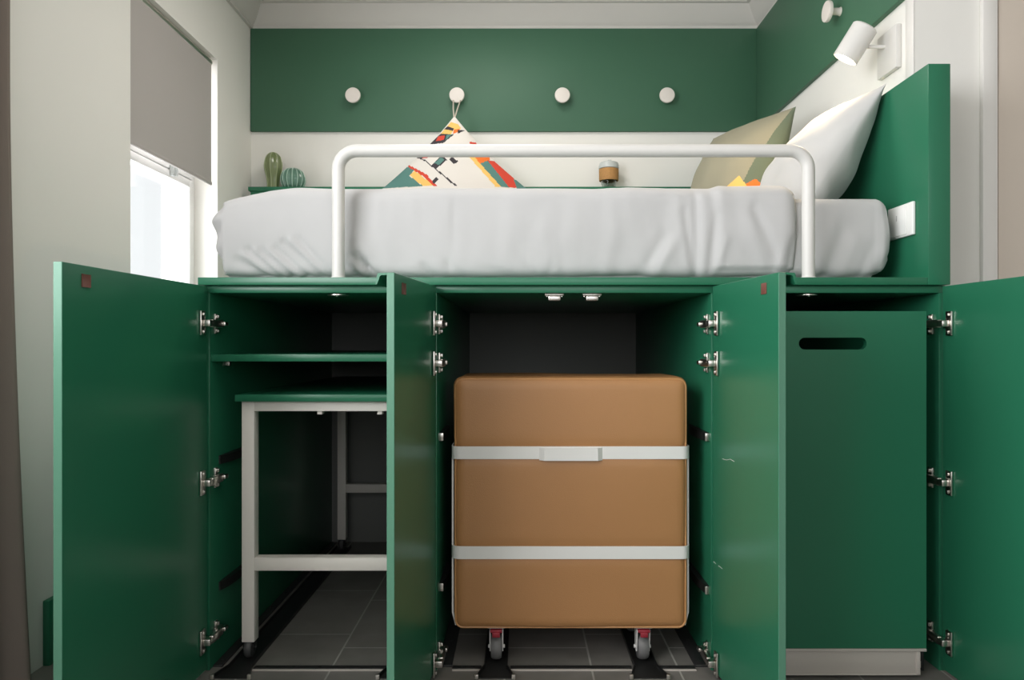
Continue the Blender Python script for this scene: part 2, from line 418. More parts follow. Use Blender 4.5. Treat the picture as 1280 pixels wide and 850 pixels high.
# ================================================================= CABINETS
ZT0, ZT1 = 1.049, 1.069
YBK = 1.30
DOORZ0, DOORZ1 = .012, 1.066
def door(cab, A, B, out, hinge_z, hs, pull=False):
    """A hinge end, B free end of the inner face; out=+1/-1 side (x) of the outer face; hs=+1 when interior lies to +x"""
    A = Vector((A[0], A[1], 0)); B = Vector((B[0], B[1], 0)); d = B - A; L = d.length; d.normalize()
    o = bpy.data.objects.new('door', None)
    ang = math.atan2(d.y, d.x)
    W = Matrix.Translation(A) @ Matrix.Rotation(ang, 4, 'Z')
    n = Vector((-d.y, d.x, 0)); s = 1 if n.x * out > 0 else -1     # local +y side pointing outward?
    bm = NB(); box(bm, 0, L, min(0, s * .018), max(0, s * .018), DOORZ0, DOORZ1, .0015, 2)
    me = bpy.data.meshes.new('door'); 
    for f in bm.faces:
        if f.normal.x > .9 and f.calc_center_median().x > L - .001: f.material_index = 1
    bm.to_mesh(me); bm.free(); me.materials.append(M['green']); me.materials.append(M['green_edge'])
    bpy.data.objects.remove(o)
    o = bpy.data.objects.new('door', me); COL.objects.link(o)
    o.parent = cab; o.location = A - cab.location; o.rotation_euler = (0, 0, ang); WM[o.name] = W
    # strike pad near the top free corner
    bm = NB(); box(bm, L - .085, L - .058, -s * .0018, 0, DOORZ1 - .044, DOORZ1 - .018, .0005)
    bm.transform(W); tag(obj('strike_pad', bm, 'copper', o), 'small brown square pad')
    if pull:   # hooked finger pull along the top of the outer face
        a0, t = s * .018, s * .0022
        hook = [(0, 0), (.020, -.001), (.0225, -.006), (.0235, -.014), (.0265, -.026), (.0225, -.026), (.0185, -.016), (.0160, -.0085), (.0125, -.0055), (0, -.0050)]
        bm = NB(); prism(bm, [(a0 + s * p, DOORZ1 + q) for p, q in hook], 'X', L - .13, L - .0005)
        bm.transform(W); obj('finger_pull', bm, 'green', o)
    for hz in hinge_z:
        # world-aligned hinge: flange on the door, cranked arm, plate on the cabinet side
        xi = A.x
        bm = NB()
        xd = lambda y: A.x + d.x * (A.y - y) / -d.y if abs(d.y) > 1e-6 else A.x
        yf = -.050
        x0 = xd(yf)
        def bx(xa, xb, *r, bev=.001): box(bm, min(x0 + hs * xa, x0 + hs * xb), max(x0 + hs * xa, x0 + hs * xb), *r, bev)
        bx(.0006, .006, yf - .013, yf + .013, hz - .033, hz + .033, bev=.0015)          # flange
        for dz in (-.024, .024): bx(.006, .010, yf - .004, yf + .004, hz + dz - .004, hz + dz + .004)
        bx(.006, .026, yf - .006, yf + .022, hz - .009, hz + .009, bev=.003)            # cup arm
        bx(.014, .026, yf + .015, .036, hz - .011, hz + .011, bev=.003)                 # long arm
        bx(.018, .030, .036, .060, hz - .006, hz + .006, bev=.003)                       # tail
        h = tag(obj('hinge', bm, 'nickel', o), 'nickel cabinet hinge')
        bm = NB()
        bx2 = lambda xa, xb, *r, bev=.0008: box(bm, min(xi + hs * xa, xi + hs * xb), max(xi + hs * xa, xi + hs * xb), *r, bev)
        bx2(.0008, .006, .024, .040, hz - .028, hz + .028)
        bx2(.0008, .014, .018, .056, hz - .008, hz + .008)
        for dz in (-.020, .020): bx2(.006, .013, .028, .037, hz + dz - .0045, hz + dz + .0045)
        obj('mounting_plate', bm, 'nickel', h)
    return o
def scuff(dr, pts):
    # short pale scratches on the inner face of a door (px, py pairs projected onto that face)
    W = wm(dr); inv = W.inverted(); o_ = inv @ Vector((0, -D, H)); bm = NB(); loc = []
    for px, py in pts:
        d_ = (inv.to_3x3() @ Vector(((px - PX) / U / D, 1, (PY - py) / U / D)))
        t = -o_.y / d_.y; q = o_ + d_ * t; loc.append(W @ Vector((q.x, 0, q.z)))
    tube(bm, loc, .0006, 6); obj('scratch', bm, 'trim', dr)
def catch(cab, x, y=.035, flat=False):
    if flat:
        bm = NB(); lathe(bm, [(.030, 0), (.030, .003), (.022, .0045)], 28, (x, y + .012, ZT0 - .0048)); lathe(bm, [(.004, 0), (.005, .004)], 12, (x, y - .004, ZT0 - .0088))
        return tag(obj('door_buffer', bm, 'nickel', cab), 'flat round metal buffer plate')
    bm = NB(); box(bm, x - .026, x + .026, y - .014, y + .02, ZT0 - .006, ZT0 - .0002, .001); box(bm, x - .017, x + .017, y - .016, y + .018, ZT0 - .020, ZT0 - .006, .002)
    for s in (-1, 1): cyl(bm, (x + s * .021, y, ZT0 - .0075), .003, .003, 'Z', 10)
    return tag(obj('magnetic_catch', bm, 'nickel', cab), 'grey metal magnetic catch')
def bumper(cab, xw, s, y0, y1, z, t=.018, cap=True):
    """black rail with bowed plan fixed on a side wall; s=+1 sticks out towards +x"""
    n = 18; top = []; 
    poly = [(xw, y0)]
    for k in range(n + 1):
        u = k / n; poly.append((xw + s * t * (math.sin(PI * u) ** .45 if 0 < u < 1 else .25), y0 + (y1 - y0) * u))
    poly.append((xw, y1))
    bm = NB(); prism(bm, poly, 'Z', z - .012, z + .012)
    b = tag(obj('bumper_rail', bm, 'black', cab), 'black rounded bumper rail')
    if not cap: return
    bm = NB(); box(bm, min(xw, xw + s * .012), max(xw, xw + s * .012), y0 - .003, y0 + .003, z - .011, z + .011, .001); obj('bumper_cap', bm, 'nickel', b)
def floor_angle(cab, x0, x1, screws_along='Y', y0=.02, y1=1.28):
    bm = NB()
    if screws_along == 'Y':
        box(bm, x0, x1, y0, y1, .0005, .006, .001)
        for k in range(9):
            cyl(bm, ((x0 + x1) / 2, y0 + .03 + k * .14, .0068), .005, .002, 'Z', 10)
    obj('floor_angle', bm, 'steel_dark', cab)
def carcass(name_label, xl, xr, shelf=None, hide=False):
    cab = thing('cabinet', ((xl + xr) / 2, 0, 0), name_label, 'cabinet', 'green cabinets under the bed')
    bm = NB(); box(bm, xl, xl + .018, .0, YBK + .018, 0, ZT0, .001); obj('side_panel', bm, 'green', cab)
    bm = NB(); box(bm, xr - .018, xr, .0, YBK + .018, 0, ZT0, .001); obj('side_panel', bm, 'green', cab)
    bm = NB(); box(bm, xl, xr, .0, YBK + .018, ZT0, ZT1, .001); obj('top_panel', bm, 'green', cab)
    bm = NB(); box(bm, xl + .018, xr - .018, YBK, YBK + .018, 0, ZT0); tag(obj('back_panel', bm, 'dark_back', cab), 'dark grey back panel')
    return cab
xL0, xL1, xM0, xM1, xR0, xR1 = -.880, -.249, -.249, .549, .549, 1.182
cabL = carcass('left green cabinet with a shelf and the white table stored inside', xL0, xL1)
cabM = carcass('middle green cabinet with two open doors holding the tan padded block', xM0, xM1)
cabR = carcass('right green cabinet around the pull-out with the slotted handle', xR0, xR1)
# shelf
zs1, zs0 = Z(443, 1.0), Z(452, 1.0)
bm = NB(); box(bm, xL0 + .018, xL1 - .018, .012, YBK, zs0, zs1, .001); obj('shelf', bm, 'green', cabL)
for sx in (xL0 + .018, xL1 - .033):
    for sy in (.10, 1.1):
        bm = NB(); box(bm, sx, sx + .015, sy, sy + .012, zs0 - .014, zs0, .001); obj('shelf_support', bm, 'nickel', cabL)
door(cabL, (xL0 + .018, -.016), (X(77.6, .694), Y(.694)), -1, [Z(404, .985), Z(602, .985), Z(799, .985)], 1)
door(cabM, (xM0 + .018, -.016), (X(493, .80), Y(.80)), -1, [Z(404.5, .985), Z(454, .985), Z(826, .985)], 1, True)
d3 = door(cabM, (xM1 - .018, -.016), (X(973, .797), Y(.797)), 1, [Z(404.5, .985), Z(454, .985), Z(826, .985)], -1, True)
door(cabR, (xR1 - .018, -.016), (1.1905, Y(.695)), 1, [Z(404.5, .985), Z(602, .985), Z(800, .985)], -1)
scuff(d3, [(903, 573.5), (908, 575), (913, 574), (918, 577)]); scuff(d3, [(892, 702), (895, 705)]); scuff(d3, [(898, 707), (903, 711)])
catch(cabL, X(421, 1.015), flat=True); catch(cabM, X(693, 1.015)); catch(cabM, X(740, 1.015)); catch(cabR, X(1011, 1.015), flat=True)
bumper(cabL, xL0 + .018, 1, .06, .26, Z(572, 1.05), cap=False); bumper(cabL, xL0 + .018, 1, .06, .26, Z(727, 1.05), cap=False)
bumper(cabM, xM0 + .018, 1, .06, .26, Z(546, 1.03)); bumper(cabM, xM0 + .018, 1, .06, .26, Z(734, 1.03))
bumper(cabM, xM1 - .018, -1, .02, .24, Z(546, 1.013)); bumper(cabM, xM1 - .018, -1, .02, .24, Z(737, 1.013))
# metal angle strips on the floor inside
floor_angle(cabM, xM1 - .058, xM1 - .0185); floor_angle(cabM, xM0 + .0185, xM0 + .058)
floor_angle(cabL, xL0 + .0185, xL0 + .045)
TRK = {'L': [X(308, 1.03), -.335], 'M': [X(620.5, 1.03), X(803.5, 1.03)]}
def threshold(cab, x0, x1):
    bm = NB(); box(bm, x0, x1, .002, .022, .0005, .005, .001)
    n = max(2, int((x1 - x0) / .07))
    for k in range(n): cyl(bm, (x0 + (x1 - x0) * (k + .5) / n, .012, .0055), .004, .002, 'Z', 10)
    t = obj('threshold_strip', bm, 'steel_dark', cab)
    bm = NB(); box(bm, x0, x1, -.006, .002, .0003, .004, .0008); obj('threshold_lip', bm, 'tray', t)
threshold(cabL, TRK['L'][0] + .04, TRK['L'][1] - .04)
threshold(cabM, xM0 + .06, TRK['M'][0] - .04); threshold(cabM, TRK['M'][0] + .04, TRK['M'][1] - .04); threshold(cabM, TRK['M'][1] + .04, xM1 - .06)
# guide tracks for the casters
def track(x, label):
    t = thing('caster_track', (x, .3, 0), label, 'floor track', 'caster guide tracks')
    w = .033
    bm = NB()
    poly = [(x - .050, -.050), (x + .050, -.050), (x + .043, -.022), (x + w, .012), (x + w, 1.20), (x - w, 1.20), (x - w, .012), (x - .043, -.022)]
    prism(bm, poly, 'Z', .0004, .003); obj('track_base', bm, 'black', t)
    for s in (-1, 1):
        bm = NB(); e = .003
        a = [(x + s * .050, -.050), (x + s * .043, -.022), (x + s * w, .012), (x + s * w, 1.20)]
        b = [(px - s * e, py) for px, py in reversed(a)]
        prism(bm, a + b, 'Z', .003, .012); rr_ = obj('track_rail', bm, 'black', t)
        bm = NB(); box(bm, x + s * .050 - .005, x + s * .050 + .005, -.056, -.048, .0004, .013, .001); obj('rail_tip', bm, 'nickel', rr_)
track(TRK['L'][0], 'black floor track under the near left caster of the stored table')
track(TRK['L'][1], 'black floor track at the left cabinet, mostly hidden behind its neighbour door')
track(TRK['M'][0], 'black floor track under the left caster of the tan block')
track(TRK['M'][1], 'black floor track under the right caster of the tan block')

# ---- pull-out unit in the right cabinet
RP = .975; yp = Y(RP)
pu = thing('pull_out_unit', (.87, .4, 0), 'green pull-out cupboard with a slot handle on a grey drawer base', 'cupboard')
def pill(x0, x1, z0, z1, n=10):
    r = (z1 - z0) / 2; zc = (z0 + z1) / 2; pts = []
    for k in range(n + 1): a = -PI / 2 + PI * k / n; pts.append((x1 - r + r * math.cos(a), zc + r * math.sin(a)))
    for k in range(n + 1): a = PI / 2 + PI * k / n; pts.append((x0 + r + r * math.cos(a), zc + r * math.sin(a)))
    return pts
px0, px1, pz0, pz1 = .605, X(1158, RP), Z(810.5, RP), Z(389, RP)
t = plate([(px0, pz0), (px1, pz0), (px1, pz1), (px0, pz1)], [pill(X(998.5, RP), X(1083.5, RP), Z(437, RP), Z(422, RP))], .018)
bm = NB(); merge(bm, t, Matrix.Translation((0, yp + .009, 0)) @ Matrix.Rotation(PI / 2, 4, 'X'))
obj('front_panel', bm, 'green', pu, angle=30)
bm = NB(); box(bm, px0 + .004, px0 + .020, yp + .018, 1.15, pz0, pz1 - .01, .001); obj('side_panel', bm, 'green', pu)
bm = NB(); box(bm, px1 - .030, px1 - .014, yp + .018, 1.15, pz0, pz1 - .01, .001); obj('side_panel', bm, 'green', pu)
bm = NB(); box(bm, px0 + .020, px1 - .030, 1.13, 1.15, pz0, pz1 - .01, .001); obj('rear_panel', bm, 'green', pu)
tz0, tz1 = Z(844.5, RP), Z(811, RP)
bm = NB()
box(bm, px0, X(1151, RP), yp + .004, yp + .016, tz0, tz1 - .006, .001)
box(bm, px0, X(1158, RP), yp - .002, 1.15, tz1 - .007, tz1, .001)
box(bm, X(1146, RP), X(1151, RP), yp + .001, 1.15, tz0, tz1 - .006, .001)
box(bm, px0, px0 + .006, yp + .001, 1.15, tz0, tz1 - .006, .001)
box(bm, px0, X(1151, RP), yp + .001, yp + .012, tz0, tz0 + .003, .0008)
box(bm, px0, X(1151, RP), yp + .01, 1.15, tz0, tz0 + .004)
tag(obj('drawer_base', bm, 'tray', pu), 'light grey metal drawer base')
bm = NB(); xr_ = X(1151, RP)
box(bm, xr_, xr_ + .012, yp + .02, 1.10, tz0 + .012, tz0 + .03, .001); box(bm, xr_, xr_ + .018, yp + .03, 1.10, tz0 + .034, tz0 + .046, .001)
obj('drawer_runner', bm, 'nickel', pu)
bm = NB(); box(bm, xr_ + .012, xr_ + .020, yp + .02, 1.2, tz0 + .004, tz0 + .062, .001); obj('runner_bracket', bm, 'black', pu)

# ================================================================= PLATFORM, HEADBOARD, LEDGE
bp = thing('bed_platform', (.15, .7, ZT1), 'green bed platform board with tall green headboard', 'bed platform')
bm = NB(); box(bm, X(247, .99), X(1160, .99), Y(.99), YB - .003, ZT1 + .0005, 1.0905, .0015); obj('platform_board', bm, 'green', bp)
HX0, HX1 = X(1160, .99), X(1188, .99)
bm = NB(); box(bm, HX0, HX1, Y(.99) - .001, 1.58, ZT1 + .0008, Z(79.5, .99), .002); obj('headboard', bm, 'green', bp)
lg = thing('ledge_box', (-.1, 1.5, 1.0906), 'narrow green ledge behind the bed carrying the cup and cacti', 'ledge')
ZL = Z(233.3, 1.73)
bm = NB(); box(bm, X(310, 1.73), HX0 - .003, Y(1.73), YB - .002, ZL - .02, ZL, .0015); obj('ledge_top', bm, 'green', lg)
bm = NB(); box(bm, X(310, 1.73) + .01, HX0 - .004, Y(1.73) + .006, YB - .004, 1.0906, ZL - .02, .001); obj('ledge_front', bm, 'green', lg)

# ---- socket on the headboard
sw = thing('light_switch', (HX0, .11, 1.265), 'white square switch plate on the side of the green headboard', 'light switch')
ya, yb = .040, .178
za, zb = 1.2175, 1.3125
bm = NB(); box(bm, HX0 - .010, HX0 - .0003, ya, yb, za, zb, .003, 3); obj('switch_plate', bm, 'switch', sw)
bm = NB(); box(bm, HX0 - .013, HX0 - .010, ya + .028, yb - .008, za + .006, zb - .006, .0015, 2); rk_ = obj('rocker', bm, 'switch', sw)
bm = NB(); box(bm, HX0 - .0136, HX0 - .0129, .118, .122, 1.268, 1.284); obj('rocker_mark', bm, 'switch_line', rk_)

# ---- guard rail
gr = thing('guard_rail', (.15, Y(1.006), 1.0905), 'white tubular guard rail standing along the front of the bed', 'bed rail')
rg = 1.006; yg = Y(rg); xl_, xr2 = X(423, rg), X(1010.5, rg); zt = Z(188.5, rg); RB = .052; rt = .0176
pts = [(xl_, yg, 1.0915)]
for k in range(0, 4): pts.append((xl_, yg, 1.0915 + (zt - RB - 1.0915) * (k + 1) / 4))
for k in range(1, 10):
    a = PI - (PI / 2) * k / 10; pts.append((xl_ + RB + RB * math.cos(a), yg, zt - RB + RB * math.sin(a)))
pts.append((xl_ + RB, yg, zt)); pts.append((xr2 - RB, yg, zt))
for k in range(1, 10):
    a = PI / 2 - (PI / 2) * k / 10; pts.append((xr2 - RB + RB * math.cos(a), yg, zt - RB + RB * math.sin(a)))
pts.append((xr2, yg, zt - RB)); pts.append((xr2, yg, 1.0915))
bm = NB(); tube(bm, pts, rt, 20); obj('rail_tube', bm, 'white_metal', gr)
for xx in (xl_, xr2):
    bm = NB(); lathe(bm, [(.0205, 0), (.0205, .0025), (.0185, .004)], 24, (xx, yg, 1.0906)); obj('post_foot', bm, 'white_metal', gr)

# ================================================================= BEDDING
def seg_d(px, pz, a, b):
    ax, az = a; bx_, bz = b; dx, dz = bx_ - ax, bz - az; L2 = dx * dx + dz * dz
    t = max(0, min(1, ((px - ax) * dx + (pz - az) * dz) / L2))
    return math.hypot(px - ax - t * dx, pz - az - t * dz), t
def folds(lst, r=1.04):
    return [((X(a, r), Z(b, r)), (X(c, r), Z(d, r)), w, amp) for a, b, c, d, w, amp in lst]
DF = folds([
    (302, 326, 336, 346, .016, -.012), (314, 314, 350, 345, .012, -.012), (330, 314, 364, 345, .010, -.010), (346, 312, 384, 346, .011, -.012),
    (358, 304, 404, 345, .011, -.011), (374, 300, 412, 343, .010, -.009), (430, 330, 446, 346, .009, -.010), (442, 322, 474, 344, .010, -.010),
    (450, 318, 466, 344, .008, -.010), (458, 326, 462, 345, .007, -.008), (308, 318, 343, 345, .011, .010), (322, 314, 357, 345, .010, .010), (339, 312, 375, 345, .010, .010),
    (366, 302, 408, 344, .010, .008), (446, 300, 462, 330, .03, .004),
    (830, 296, 800, 344, .020, -.012), (842, 300, 818, 344, .018, .011), (853, 266, 867, 345, .012, -.012), (846, 250, 858, 330, .016, .008), (868, 240, 870, 346, .010, -.012), (878, 250, 880, 346, .016, .008),
    (895, 270, 884, 340, .013, -.010), (905, 300, 890, 346, .012, .008), (940, 262, 966, 320, .014, -.011), (930, 270, 950, 330, .018, .008), (985, 300, 982, 345, .008, -.010), (974, 310, 970, 345, .010, .008),
    (720, 300, 700, 345, .03, -.006), (748, 260, 738, 340, .035, -.005), (770, 290, 756, 345, .025, .005), (560, 330, 580, 346, .012, -.007), (600, 334, 640, 344, .012, -.006),
    (530, 334, 545, 346, .012, -.007), (660, 335, 672, 346, .012, -.006), (690, 330, 684, 346, .010, -.006), (560, 280, 600, 260, .06, .005), (380, 270, 470, 262, .05, .004)])
zmt = 1.362
def duvet_fn(p, n):
    q = p.copy(); fx = max(0, -n.y)
    # silhouette: falls away towards the foot end
    foot = max(0, (-.60 - p.x)) / .30
    hgt = (p.z - 1.0915) / (zmt - 1.0915)
    q.z -= foot ** 2.0 * .050 * max(0, hgt) ** 1.5
    amp = 0
    if n.y < -.2:
        for a, b, w, am in DF:
            dd, t = seg_d(p.x, p.z, a, b)
            if dd < 3 * w: amp += (.95 if p.x < -.2 else .42) * am * math.exp(-(dd / w) ** 2) * (.45 + .55 * math.sin(PI * min(1, .15 + t * .8)))
        amp += .007 * math.sin(PI * max(0, min(1, hgt)))          # belly
        amp += .006 * noise.noise(Vector((p.x * 5, p.z * 6, 2))) + .0022 * noise.noise(Vector((p.x * 22, p.z * 9, 7)))
        tuck = max(0, 1 - hgt / .10); amp -= .012 * tuck ** 1.5
    if n.z > .3:
        amp += .004 * noise.noise(Vector((p.x * 4, p.y * 4, 5)))
    if p.x > .555 and n.z > -.3:                                   # turned back band by the pillows
        amp += .006 * min(1, (p.x - .555) / .02) + .003 * noise.noise(Vector((p.x * 3, p.y * 8, p.z * 8)))
    if n.x < -.25:                                                 # ruffled foot end
        amp += .016 * noise.noise(Vector((p.y * 16, p.z * 14, 3))) + (.006 * math.sin(p.z * 62 + 3 * math.sin(p.y * 18))) * (.4 + .6 * hgt * (1 - hgt) * 4)
        amp -= .030 * (1 - hgt)
    q += n * amp
    q.z = max(q.z, 1.0912)
    return q
bm = NB(); roundbox(bm, -.890, .795, .068, 1.325, 1.0915, zmt, .045, .0075, duvet_fn)
dead = [f for f in bm.faces if (f.normal.z < -.6 and f.calc_center_median().z < 1.096) or (f.normal.x > .72 and f.calc_center_median().x > .76)]
bmesh.ops.delete(bm, geom=dead, context='FACES')
dv = obj('duvet', bm, 'linen', angle=180)
md = dv.modifiers.new('thickness', 'SOLIDIFY'); md.thickness = .008; md.offset = -1
tag(dv, 'rumpled white duvet spread over the mattress behind the rail', 'duvet')
MF = folds([(1016, 330, 1030, 346, .012, -.008), (1050, 290, 1030, 345, .016, -.009), (1066, 300, 1050, 345, .014, .007), (1085, 310, 1072, 346, .012, -.008), (1098, 270, 1092, 345, .014, -.006), (1040, 270, 1022, 330, .02, .006), (1105, 320, 1088, 346, .010, -.007)], 1.05)
def mattress_fn(p, n):
    q = p.copy(); hgt = (p.z - 1.0913) / .245; amp = 0
    if n.y < -.2:
        for a, b, w, am in MF:
            dd, t = seg_d(p.x, p.z, a, b)
            if dd < 3 * w: amp += .5 * am * math.exp(-(dd / w) ** 2)
        amp += .005 * math.sin(PI * max(0, min(1, hgt))) - .010 * max(0, 1 - hgt / .12)
    if n.x > .2:
        amp += .012 * math.sin(PI * max(0, min(1, hgt))) + .004 * noise.noise(Vector((p.y * 9, p.z * 14, 1)))
        amp -= .018 * max(0, 1 - hgt / .25)
    q += n * amp
    q.y = max(q.y, .072 + .034 * max(0, min(1, (.80 - q.x) / .05)))
    if q.x < .80: q.z = min(q.z, zmt - .024 - max(0, (-.60 - p.x)) ** 2 / .09 * .05)
    return q
bm = NB(); roundbox(bm, -.80, 1.068, .085, 1.295, 1.0913, 1.334, .040, .012, mattress_fn)
tag(obj('mattress', bm, 'linen', angle=180), 'white sheeted mattress showing bare at the headboard end', 'mattress')

def pillow_bm(c, eu, ev, w, h, t, sag=.25, n=56, pinch=.05, crease=0.0, seed=0, pw=.55):
    """eu across, ev up; front face towards eu x ev"""
    eu, ev = Vector(eu).normalized(), Vector(ev).normalized(); en = eu.cross(ev).normalized()
    bm = NB(); G = {}
    for side in (1, -1):
        for i in range(n + 1):
            for j in range(n + 1):
                if side == -1 and (i in (0, n) or j in (0, n)): G[(side, i, j)] = G[(1, i, j)]; continue
                u, v = -math.cos(PI * i / n), -math.cos(PI * j / n)
                f = ((1 - u * u) * (1 - v * v)); f = max(f, 0) ** pw
                f *= 1 - sag * v
                f += crease * noise.noise(Vector((u * 2.3 + seed, v * 2.3, side))) * min(1, 3 * f)
                a = u * (1 - pinch * (1 - v * v)); b = v * (1 - pinch * (1 - u * u))
                G[(side, i, j)] = bm.verts.new(Vector(c) + eu * (a * w / 2) + ev * (b * h / 2) + en * (side * f * t / 2))
    for side in (1, -1):
        for i in range(n):
            for j in range(n):
                q = [G[(side, i, j)], G[(side, i + 1, j)], G[(side, i + 1, j + 1)], G[(side, i, j + 1)]]
                if side < 0: q.reverse()
                bm.faces.new(q)
    return bm, en
# white pillow leaning on the headboard
la = math.radians(33)
ev = Vector((math.sin(la), 0, math.cos(la))); eu = Vector((0, -1, 0))
top = Vector((1.120, .44, 1.700)); hh = .455
bm, en = pillow_bm(top - ev * hh / 2 + Vector((-.005, 0, 0)), eu, ev, .50, hh, .23, sag=.22, crease=.10, seed=3, pinch=.035, n=90)
for v in bm.verts:
    q = v.co; v.co = q + en * (.006 * noise.noise(Vector((q.x * 9 + q.z * 7, q.y * 3, q.z * 5 - q.x * 4))) + .003 * noise.noise(Vector((q.x * 25, q.y * 9, q.z * 14))))
for v in bm.verts:
    v.co.z = max(v.co.z, 1.336); v.co.x = min(v.co.x, HX0 - .002)
tag(obj('pillow', bm, 'linen2', angle=60), 'plump white pillow leaning on the green headboard under the lamp', 'pillow')
# sage cushion
ca = math.radians(21); yw = math.radians(25)
eu = Vector((math.sin(yw), -math.cos(yw), 0)); nrm = Vector((-math.cos(yw), -math.sin(yw), 0))
ev = Vector((0, 0, 1)) * math.cos(ca) - nrm * math.sin(ca)
tip = Vector((1.066, .78, 1.824)); sz = .48
cc = tip - ev * sz / 2 - eu * sz / 2
bm, en = pillow_bm(cc, eu, ev, sz, sz, .25, sag=.12, crease=.06, seed=9, pinch=.05, n=170)
for v in bm.verts: v.co.z = max(v.co.z, 1.369)
bm.faces.ensure_lookup_table()
for f in bm.faces:
    m_ = f.calc_center_median() - cc; u, v = m_.dot(eu) / (sz / 2), m_.dot(ev) / (sz / 2)
    k = 1 if u < .97 - .20 * (1 - v) else 2
    if m_.dot(en) < 0: k = 2
    elif abs(u - .60) + .9 * abs(v + .55) < .20: k = 3
    elif abs(u - .84) + .9 * abs(v + .55) < .17 or (v < -.55 and .70 < u < .96): k = 4
    f.material_index = k - 1
tag(obj('cushion', bm, ['sage_beige', 'sage_dark', 'c_yellow', 'c_orange'], angle=60), 'sage green cushion with yellow and red squares beside the white pillow', 'cushion')

# ---- patterned cushion hung by one corner
hc = thing('hanging_cushion', (X(571, 1.70), 1.39, 1.66), 'off-white cushion with coloured geometric patches hung from a knob', 'cushion')
yc = 1.385; rc = RY(yc)
def Pc(cx, cy): return (X(460 + cx / 5.668, rc), Z(100 + cy / 5.668, rc))
PAT = [
 ('c_teal', [(40, 745), (270, 612), (335, 650), (300, 690), (400, 770), (40, 770)]),
 ('c_yellow', [(335, 653), (303, 688), (400, 770), (480, 770)]),
 ('c_red', [(270, 608), (290, 606), (420, 685), (490, 755), (500, 770), (470, 770), (400, 700)]),
 ('c_dark', [(488, 708), (514, 722), (482, 756), (464, 742)]),
 ('c_dark', [(388, 572), (400, 572), (630, 762), (640, 775), (620, 770), (500, 665)]),
 ('c_dark', [(525, 552), (570, 585), (495, 648), (458, 622)]),
 ('c_teal', [(525, 566), (552, 586), (510, 622), (478, 606)]),
 ('c_dark', [(608, 562), (646, 600), (618, 616), (580, 585)]),
 ('c_dark', [(340, 548), (400, 548), (385, 578)]), ('c_red', [(398, 540), (450, 540), (425, 566), (388, 568)]),
 ('c_yellow', [(588, 300), (640, 318), (662, 348), (612, 366), (560, 336)]),
 ('c_dark', [(566, 332), (612, 352), (604, 372), (538, 354)]),
 ('c_yellow', [(545, 354), (606, 370), (590, 398), (515, 386)]),
 ('c_orange', [(612, 360), (655, 352), (644, 378), (604, 394)]),
 ('c_dark', [(636, 362), (690, 362), (640, 392)]),
 ('c_dark', [(515, 386), (600, 398), (620, 392), (540, 460), (430, 465)]),
 ('c_teal', [(560, 400), (600, 396), (556, 438)]),
 ('c_red', [(500, 404), (550, 404), (540, 438), (484, 442)]),
 ('c_red', [(722, 448), (765, 448), (775, 466), (722, 464)]),
 ('c_yellow', [(700, 540), (745, 546), (945, 770), (905, 770)]),
 ('c_orange', [(745, 546), (860, 546), (868, 575), (798, 608)]),
 ('c_teal', [(798, 608), (852, 580), (1005, 770), (945, 770)]),
 ('c_red', [(848, 580), (895, 580), (1035, 700), (1058, 770), (1000, 770)]),
 ('c_teal', [(1030, 705), (1120, 730), (1120, 775), (1055, 775)]),
]
PATW = [(m_, [Pc(*q) for q in pl]) for m_, pl in PAT]
def inside(p, poly):
    c = False; n = len(poly); j = n - 1
    for i in range(n):
        xi, zi = poly[i]; xj, zj = poly[j]
        if (zi > p[1]) != (zj > p[1]) and p[0] < (xj - xi) * (p[1] - zi) / (zj - zi) + xi: c = not c
        j = i
    return c
apex = Vector((X(568, rc), yc, Z(145, rc)))
hd = X(664, rc) - X(570, rc)          # half diagonal
cen = apex - Vector((0, 0, hd))
q2 = math.sqrt(.5)
bm, en = pillow_bm(cen, (q2, 0, q2), (-q2, 0, q2), hd * math.sqrt(2), hd * math.sqrt(2), .13, sag=0, n=170, pinch=.055, crease=.04, seed=5)
names = ['c_white', 'c_teal', 'c_yellow', 'c_red', 'c_dark', 'c_orange']
for f in bm.faces:
    c = f.calc_center_median()
    if (c - cen).dot(en) * (-1 if en.y > 0 else 1) <= 0: f.material_index = 0
    k = 0
    if f.normal.y < 0.3 and c.y <= yc:
        for m_, pl in PATW:
            if inside((c.x, c.z), pl): k = names.index(m_)
    f.material_index = k
bmesh.ops.recalc_face_normals(bm, faces=bm.faces)
obj('cushion_cover', bm, names, hc, angle=60)
bm = NB(); yk = YP - .022
ls = [(apex.x - .002, yc, apex.z - .006), (apex.x - .010, yc + .05, apex.z + .05), (X(566, rk), yk, kz - .004), (X(568, rk), yk, kz + .0135), (X(571, rk), yk, kz + .0165), (X(574, rk), yk, kz + .0135), (X(576, rk), yk, kz - .004), (apex.x + .010, yc + .05, apex.z + .05), (apex.x + .002, yc, apex.z - .006)]
tube(bm, ls, .0035, 8); obj('hanging_loop', bm, 'cord', hc)

